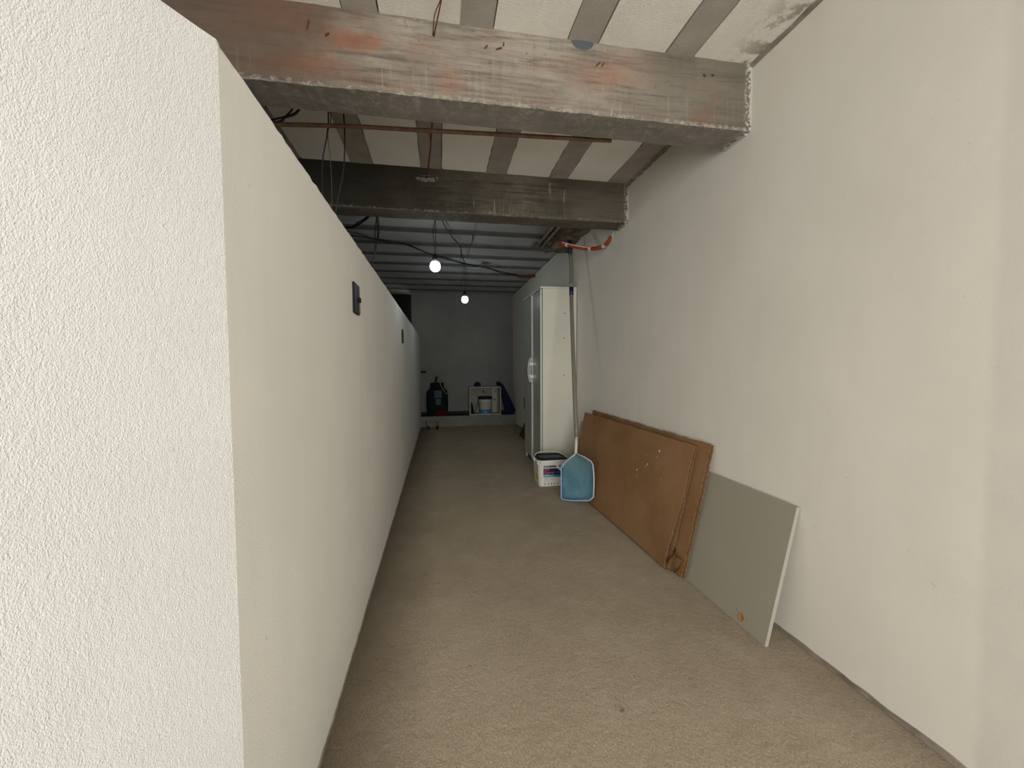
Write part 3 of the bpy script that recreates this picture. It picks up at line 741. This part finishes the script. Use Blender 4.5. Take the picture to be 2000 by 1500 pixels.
# ------------------------------------------------------------------ lit bulbs
def bulb(label, x, y, z, cords, top):
    t = thing('light_bulb', label, 'light bulb', 'lit bare bulbs hanging on wires')
    link('glass', lathe([(0, -.052), (.02, -.048), (.036, -.038), (.047, -.022), (.051, -.002), (.049, .016), (.042, .034), (.034, .044), (0, .044)], 28, (x, y, z)), 'bulb', t)
    link('neck', lathe([(.0335, .0445), (.026, .056), (.021, .066)], 24, (x, y, z)), 'white_pl', t)
    link('socket', lathe([(0, .064), (.022, .064), (.025, .068), (.024, .10), (.017, .115), (.008, .12), (0, .12)], 20, (x, y, z)), 'black', t)
    for c_ in cords: link('cord', tube(c_, .0035, 6, 6), 'cable', t)
    return t
bulb('nearer lit bare bulb hanging on two black wires', -.030, 4.1, 2.205,
     [[(-.02, 4.1, CZ-.01), (-.024, 4.1, 2.655), (-.046, 4.1, 2.54), (-.037, 4.1, 2.42), (-.032, 4.1, 2.32)], [(-.018, 4.1, CZ-.01), (-.022, 4.1, 2.655), (-.024, 4.1, 2.49), (-.020, 4.1, 2.40), (-.027, 4.1, 2.32)]], CZ)
bulb('farther lit bare bulb near the end wall', .384, 6.2, 2.222,
     [[(.388, 6.2, 2.74), (.380, 6.2, 2.52), (.380, 6.2, 2.335)], [(.411, 6.2, 2.74), (.417, 6.2, 2.513), (.390, 6.2, 2.335)], [(.375, 6.2, 2.74), (.345, 6.2, 2.51), (.326, 6.2, 2.43), (.352, 6.2, 2.368), (.344, 6.2, 2.33)]], CZ)

# ------------------------------------------------------------------ cables
def cable(name, label, cat, runs, group=None):
    t = thing(name, label, cat, group)
    for pts, r, m in runs: link('wire', tube(pts, r, 7, 6), m, t)
    return t
main = [(-1.6, 4.55, 2.66), (-.925, 4.811, 2.67), (-.711, 4.894, 2.67), (-.571, 4.995, 2.67), (-.37, 5.049, 2.67), (-.092, 5.46, 2.67), (.073, 5.624, 2.67), (.375, 5.873, 2.67), (.703, 6.083, 2.675), (1.008, 6.396, 2.67), (1.25, 6.56, 2.685)]
off = lambda P, dx, dy, dz, s=0: [(a+dx, b+dy+.02*math.sin(i*1.7+s), c+dz+.008*math.sin(i*2.1+s)) for i, (a, b, c) in enumerate(P)]
cable('cable_bundle', 'black cable bundle crossing under the ceiling to the right wall', 'cable',
      [(main, .007, 'cable'), (off(main, 0, .0, .012, 1), .005, 'cable'), (off(main, .0, -.05, -.008, 2), .004, 'cable'),
       ([(-1.5, 4.2, 2.66), (-.911, 4.629, 2.66), (-.703, 4.839, 2.66), (-.52, 4.96, 2.66), (-.3, 5.08, 2.67)], .006, 'cable')])
cable('cable_bundle', 'short black cable bundle above the partition top just beyond the darker beam', 'cable',
      [([(-1.5, 4.75, 2.69), (-.931, 4.573, 2.68), (-.816, 4.471, 2.68), (-.702, 4.295, 2.68), (-.6, 4.10, 2.69), (-.55, 4.0, 2.73)], .008, 'cable'),
       ([(-1.5, 4.65, 2.69), (-.92, 4.53, 2.675), (-.80, 4.42, 2.69), (-.69, 4.26, 2.69), (-.56, 4.08, 2.73)], .006, 'cable')])
cable('hanging_wire', 'black wire loop hanging behind the partition, left of the nearer bulb', 'wire',
      [([(-.59, 4.3, 2.74), (-.613, 4.3, 2.582), (-.618, 4.3, 2.33), (-.645, 4.3, 2.245), (-.66, 4.3, 2.0), (-.67, 4.3, 1.7)], .0045, 'cable'),
       ([(-.585, 4.3, 2.74), (-.578, 4.3, 2.563), (-.617, 4.3, 2.372), (-.642, 4.3, 2.234), (-.65, 4.3, 1.7)], .006, 'cable'),
       ([(-.60, 4.3, 2.74), (-.590, 4.3, 2.563), (-.605, 4.3, 2.40), (-.64, 4.3, 2.3)], .004, 'cable')])
cable('supply_wire', 'black wire slanting across the ceiling between the two bulbs', 'wire',
      [([(.0, 4.05, 2.70), (.028, 4.176, 2.70), (.084, 4.426, 2.69), (.161, 4.747, 2.69), (.26, 5.05, 2.685), (.293, 5.2, 2.60), (.345, 5.3, 2.52), (.40, 5.9, 2.67)], .0055, 'cable'),
       ([(.0, 4.07, 2.71), (.034, 4.176, 2.70), (.078, 4.426, 2.70), (.168, 4.747, 2.68), (.255, 5.05, 2.69)], .004, 'cable'),
       ([(.26, 5.06, 2.70), (.281, 5.2, 2.68), (.272, 5.2, 2.492), (.33, 5.6, 2.55)], .003, 'cable_grey')])
cable('thin_wire', 'thin dark wire with a taped joint near the middle of the ceiling', 'wire',
      [([(.388, 4.0, 2.735), (.39, 4.254, 2.72), (.393, 4.696, 2.71), (.401, 5.031, 2.71), (.396, 5.525, 2.71), (.39, 5.8, 2.735)], .003, 'cable_grey'),
       ([(.394, 4.70, 2.709), (.401, 5.03, 2.709)], .006, 'cable')])
cable('drooping_wire', 'thin drooping wire just behind and right of the nearer bulb', 'wire',
      [([(.0, 5.5, 2.67), (.044, 5.6, 2.62), (.171, 5.6, 2.562), (.371, 5.6, 2.54), (.53, 5.6, 2.532), (.603, 5.6, 2.563), (.66, 5.9, 2.69)], .003, 'cable_grey')])
bm = rbox((.62, 6.03, 2.69), (.74, 6.10, 2.735), .01); o = link('junction_box', bm, 'cable_grey'); tag(o, 'small dark junction box fixed under the ceiling by the cable bundle', 'junction box')
cable('hanging_wire', 'black wires hanging in front of the darker beam, above the partition', 'wire',
      [([(-.57, 2.3, 2.738), (-.571, 2.4, 2.60), (-.579, 2.4, 2.491), (-.606, 2.4, 2.339), (-.61, 2.4, 2.1), (-.61, 2.4, 1.7)], .0035, 'cable'),
       ([(-.545, 2.3, 2.738), (-.556, 2.4, 2.60), (-.576, 2.4, 2.491), (-.568, 2.4, 2.39), (-.562, 2.4, 2.228), (-.567, 2.4, 1.997), (-.57, 2.4, 1.6)], .0022, 'cable_green'),
       ([(-.49, 2.3, 2.738), (-.493, 2.4, 2.60), (-.490, 2.4, 2.504), (-.499, 2.4, 2.314), (-.548, 2.4, 2.053), (-.56, 2.4, 1.7)], .0038, 'cable')])
cable('cable_bundle', 'black cables just above the partition top between the two beams', 'cable',
      [([(-1.3, 2.6, 2.50), (-.874, 2.5, 2.575), (-.823, 2.5, 2.612), (-.757, 2.5, 2.647), (-.68, 2.45, 2.73)], .007, 'cable'),
       ([(-1.3, 2.6, 2.53), (-.88, 2.5, 2.595), (-.80, 2.5, 2.635), (-.70, 2.45, 2.735)], .005, 'cable')])
# reddish wires
t = thing('tie_wire', 'pair of reddish steel wires running from the front beam up to the ceiling', 'wire')
link('wire', tube([(-.007, B1Y0-.002, 2.680), (.010, 1.80, 2.69), (.028, 1.71, 2.705), (.05, 1.60, 2.742)], .0028, 6), 'rebar', t)
link('wire', tube([(-.010, B1Y0-.002, 2.682), (-.002, 1.80, 2.70), (.030, 1.71, 2.71), (.06, 1.62, 2.742)], .0022, 6), 'rebar', t)
t = thing('steel_hanger', 'dark steel wire hanger in front of the darker beam, in the middle joist', 'hanger')
link('wire', tube([(-.02, 2.512, 2.74), (-.035, 2.6, 2.60), (-.05, 2.85, 2.63), (-.080, B2Y0-.008, 2.664)], .0038, 6), 'rebar', t)
link('wire', tube([(-.045, 2.70, 2.735), (-.04, 2.8, 2.66), (-.076, B2Y0-.008, 2.668)], .003, 6), 'rebar', t)
link('hook', tube([(-.145, B2Y0-.006, 2.678), (-.08, B2Y0-.009, 2.674), (-.018, B2Y0-.009, 2.680), (-.014, B2Y0-.006, 2.655)], .005, 6), 'cable', t)
bm = bmesh.new(); rnd = random.Random(5); k = 18; c = bm.verts.new((-.08, B2Y0-.006, 2.668))
ring = [bm.verts.new((-.08+.085*rnd.uniform(.8, 1.15)*math.cos(a*2*math.pi/k), B2Y0-.001, 2.668+.028*rnd.uniform(.7, 1.2)*math.sin(a*2*math.pi/k))) for a in range(k)]
for a in range(k): bm.faces.new((c, ring[a], ring[(a+1) % k]))
link('mortar_patch', bm, 'scar', b2)
# conduit rod below the front beam
o = link('steel_pipe', tube([(-3.0, 2.62, 2.455), (-.812, 2.35, 2.492), (.0, 2.235, 2.470), (.838, 2.13, 2.444), (.90, 2.12, 2.442)], .0105, 12, 8), 'rust')
tag(o, 'thin rusty brown pipe running just behind the underside of the nearer beam', 'pipe')

# orange conduits
def corr(pts, r, seg=12):
    bm = bmesh.new(); add_tube(bm, pts, lambda u: r*(1+.05*math.sin(u*2*math.pi*34)), seg, 30); return bm
OC = [(1.202, 4.05, 2.476), (1.32, 3.95, 2.418), (1.442, 3.85, 2.372), (1.505, 3.73, 2.352), (1.535, 3.64, 2.362), (1.556, 3.585, 2.41)]
t = thing('flexible_conduit', 'orange flexible conduit with white tape curving out of the right wall', 'conduit')
link('hose', corr(OC, .0185), 'orange', t)
sp = smooth_pts(OC, 30)
def seg_(a, b, r): return tube([sp[i] for i in range(a, b)], r, 12, 0)
link('tape', seg_(14, 20, .0215), 'tape', t); link('tape', seg_(60, 67, .0215), 'tape', t); link('tape', seg_(102, 116, .0212), 'tape', t)
bm = bmesh.new(); add_tube(bm, [Vector(p)+Vector((-.004, -.0155, .007)) for p in sp[6:62]], .006, 6, 0); link('tape_strip', bm, 'tape', t)
link('pull_wire', tube([(1.205, 4.05, 2.478), (1.18, 4.055, 2.54), (1.154, 4.05, 2.611), (1.14, 4.03, 2.70)], .003, 6), 'cable', t)
k = lathe([(.0, .002), (.02, .002), (.034, .001), (.038, -.001)], 18); link('mortar_ring', k, 'paper', t, Matrix.Translation((XR, 3.585, 2.425)) @ Matrix.Rotation(-math.pi/2, 4, 'Y') @ Matrix.Diagonal((1.3, 1, 1, 1)))
t = thing('flexible_conduit', 'short dark orange conduit at the ceiling corner where the cable bundle enters', 'conduit')
link('hose', corr([(1.20, 6.53, 2.69), (1.32, 6.60, 2.675), (1.44, 6.62, 2.68), (1.555, 6.62, 2.70)], .020), 'orange_dark', t)

# ------------------------------------------------------------------ far end: sprayer, open box, bucket, cloth, blue tube, wire rack
t = thing('garden_sprayer', 'dark green backpack sprayer with yellow hose on the far ledge', 'sprayer')
SY = 8.53
def ell(hx, hy, z, n=24, cx=-.055, p=3.2):
    out = []
    for k in range(n):
        a = 2*math.pi*k/n; c, s = math.cos(a), math.sin(a)
        out.append((cx+hx*math.copysign(abs(c)**(2/p), c), SY+hy*math.copysign(abs(s)**(2/p), s), z))
    return out
link('tank', loft([ell(.205, .12, .30), ell(.215, .125, .34), ell(.219, .13, .45), ell(.216, .13, .66), ell(.20, .12, .72), ell(.15, .10, .765), ell(.135, .09, .785)]), 'tank', t, smooth=True)
link('base', loft([ell(.20, .12, .218), ell(.205, .125, .30), ell(.19, .12, .31)]), 'tank', t)
link('red_foot', rbox((-.10, SY-.132, .222), (.14, SY-.10, .325), .012), 'red', t)
link('filler_cap', loft([ell(.132, .09, .775), ell(.136, .092, .79), ell(.136, .092, .87), ell(.128, .085, .885)]), 'tank', t)
link('level_window', rbox((-.115, SY-.137, .585), (.035, SY-.125, .735), .008), 'tank_win', t)
link('level_window', rbox((-.09, SY-.137, .44), (.02, SY-.125, .57), .008), 'tank_win', t)
link('pump_rod', tube([(-.085, SY, .87), (-.072, SY-.01, .96), (-.045, SY-.03, 1.045)], lambda u: .028-.016*u, 10), 'black', t)
link('hose', tube([(.145, 8.42, .665), (.10, 8.39, .70), (.040, 8.39, .80), (.0, 8.40, .90), (-.034, 8.42, 1.01), (-.12, 8.42, 1.072), (-.20, 8.41, 1.10), (-.277, 8.40, 1.113)], .0085, 8), 'hose', t)
link('hose', tube([(-.10, 8.43, 1.08), (-.02, 8.42, 1.03), (.083, 8.42, .93), (.152, 8.41, .80), (.165, 8.41, .70), (.145, 8.42, .665)], .007, 8), 'hose', t)
link('spray_lance', tube([(-.36, 8.385, 1.128), (-.152, 8.385, 1.18)], .009, 8, 0), 'hose', t)
link('lance_grip', tube([(-.372, 8.385, 1.112), (-.267, 8.39, 1.113)], .018, 10, 0), 'black', t)

t = thing('open_box', 'white open-fronted wooden box standing on the far ledge', 'box')
X0, X1, Z0, Z1, Y0, Y1 = .594, 1.245, .217, .795, 8.385, 8.70
link('bottom_panel', rbox((X0, Y0, Z0), (X1, Y1, Z0+.02), .001), 'dimmed_lam', t)
link('top_panel', rbox((X0, Y0, Z1-.018), (X1, Y1, Z1), .001), 'dimmed_lam', t)
link('side_panel', rbox((X0, Y0, Z0+.02), (X0+.018, Y1, Z1-.018), .001), 'dimmed_lam', t)
link('side_panel', rbox((X1-.018, Y0, Z0+.02), (X1, Y1, Z1-.018), .001), 'dimmed_lam', t)
link('back_panel', rbox((X0+.018, Y1-.006, Z0+.02), (X1-.018, Y1, Z1-.018), .001), 'hardboard', t)
link('batten', rbox((1.095, Y1-.03, Z0+.02), (1.19, Y1-.008, Z1-.018), .001), 'dimmed_lam', t)
for x, z, rx, rz in ((1.16, .69, .010, .022), (1.15, .505, .017, .017)):
    link('screw_hole', lathe([(0, .002), (1, .002), (1, 0)], 16), 'gap', t, Matrix.Translation((x, Y1-.031, z)) @ Matrix.Rotation(math.pi/2, 4, 'X') @ Matrix.Diagonal((rx, rz, 1, 1)))
link('hook', tube([(.90, 8.68, .71), (.915, 8.64, .68), (.925, 8.64, .65)], .008, 6), 'black', t)

t = thing('round_bucket', 'white round bucket with black lid and blue lower band inside the open box', 'bucket')
C_ = (.93, 8.53, Z0+.021)
link('body', lathe([(0, 0), (.118, 0), (.121, .005), (.136, .235), (.142, .24), (.142, .275), (.137, .28), (.137, .31), (0, .31)], 36, C_), 'bk_grey', t)
link('blue_band', lathe([(.1215, .004), (.1275, .085), (.1265, .085)], 36, C_), 'bucket_blue', t)
link('lid', lathe([(.138, .30), (.148, .302), (.149, .33), (.143, .345), (.10, .35), (0, .35)], 36, C_), 'lid', t)
link('bail_handle', tube([(C_[0]-.145, 8.50, .51), (C_[0]-.16, 8.44, .44), (C_[0]-.20, 8.41, .34), (C_[0]-.215, 8.41, .25)], .005, 6), 'black', t)
bm = bmesh.new(); prism(bm, [(.645, Z0+.021), (.70, Z0+.021), (.665, .42), (.645, .47)], 1, 8.45, 8.62)
o = link('dark_wedge', bm, 'tank'); tag(o, 'dark narrow object leaning inside the open box, left of the bucket', 'container'); o.name = 'tool_case'

bm = bmesh.new(); bmesh.ops.create_icosphere(bm, subdivisions=3, radius=1); rnd = random.Random(6)
for v in bm.verts:
    v.co *= 1+.12*math.sin(v.co.x*5+v.co.z*3)+rnd.uniform(-.03, .03)
    v.co.z = max(v.co.z, -.55)
bmesh.ops.transform(bm, matrix=Matrix.Translation((.775, 8.50, .797+.041)) @ Matrix.Diagonal((.072, .05, .055, 1)), verts=bm.verts)
o = link('rolled_cloth', bm, 'blue_cloth', smooth=True); tag(o, 'small dark blue bundled cloth on top of the open box', 'cloth')

# blue folded parasol leaning from the box top to the right wall foot
t = thing('folded_parasol', 'dark blue folded fabric parasol leaning between the open box and the wall', 'parasol')
bm = bmesh.new()
A_, B_ = Vector((1.262, 8.50, .835)), Vector((1.455, 8.45, .235)); n = 20
dirv = (B_-A_).normalized(); sx = dirv.cross(Vector((0, 1, 0))).normalized(); R_ = []
for i in range(n+1):
    u = i/n; c = A_+(B_-A_)*u; rr = .042+.075*u
    row = []
    for k in range(20):
        a = 2*math.pi*k/20; q = rr*(1+.10*math.sin(5*a+u*3))
        p = c+sx*q*math.cos(a)+Vector((0, 1, 0))*q*.5*math.sin(a)
        p.z = max(p.z, .222); p.x = min(p.x, XR-.004)
        if p.x < 1.252 and p.z < .80: p.x = 1.252
        row.append(bm.verts.new(p))
    R_.append(row)
for a, b in zip(R_, R_[1:]):
    for k in range(20): bm.faces.new((a[k], a[(k+1) % 20], b[(k+1) % 20], b[k]))
bm.faces.new(R_[0][::-1]); bm.faces.new(R_[-1])
link('canopy', bm, 'blue_cloth', t, smooth=True)
link('top_knob', tube([(1.168, 8.49, .848), (1.215, 8.49, .858), (1.255, 8.50, .835)], .036, 12, 4), 'blue_cloth', t)

t = thing('wire_rack', 'small dark wire rack on the floor in front of the far ledge', 'rack')
for a in (-.26, -.055):
    link('leg', tube([(a-.012*(1 if a < -.2 else -1), 8.12, .145), (a, 8.12, .04), (a+.01, 8.10, .01)], .006, 6), 'black', t)
link('top_bar', tube([(-.245, 8.12, .14), (-.15, 8.12, .142), (-.05, 8.12, .13)], .0035, 6), 'cable_grey', t)
link('foot', rbox((-.262, 8.06, .0), (-.20, 8.14, .05), .01), 'black', t)
link('foot', rbox((-.085, 8.02, .0), (-.035, 8.13, .055), .01), 'red', t)

# small debris on the floor
for i, (x, y, lab_) in enumerate([(.633, 1.33, 'small brown crumb on the floor in the foreground'), (.443, 5.573, 'dark crumb on the floor, left of its twin, well before the wardrobe foot'), (.901, 5.297, 'dark crumb on the floor close to the far foot of the wardrobe')]):
    bm = bmesh.new(); bmesh.ops.create_icosphere(bm, subdivisions=1, radius=1); rnd = random.Random(70+i)
    for v in bm.verts: v.co *= rnd.uniform(.7, 1.2)
    k = 1 if i == 0 else 2
    bmesh.ops.transform(bm, matrix=Matrix.Translation((x, y, .003)) @ Matrix.Rotation(i, 4, 'Z') @ Matrix.Diagonal((.010*k, .006*k, .004, 1)), verts=bm.verts)
    o = link('dirt_crumb', bm, 'soffit'); tag(o, lab_, 'debris')
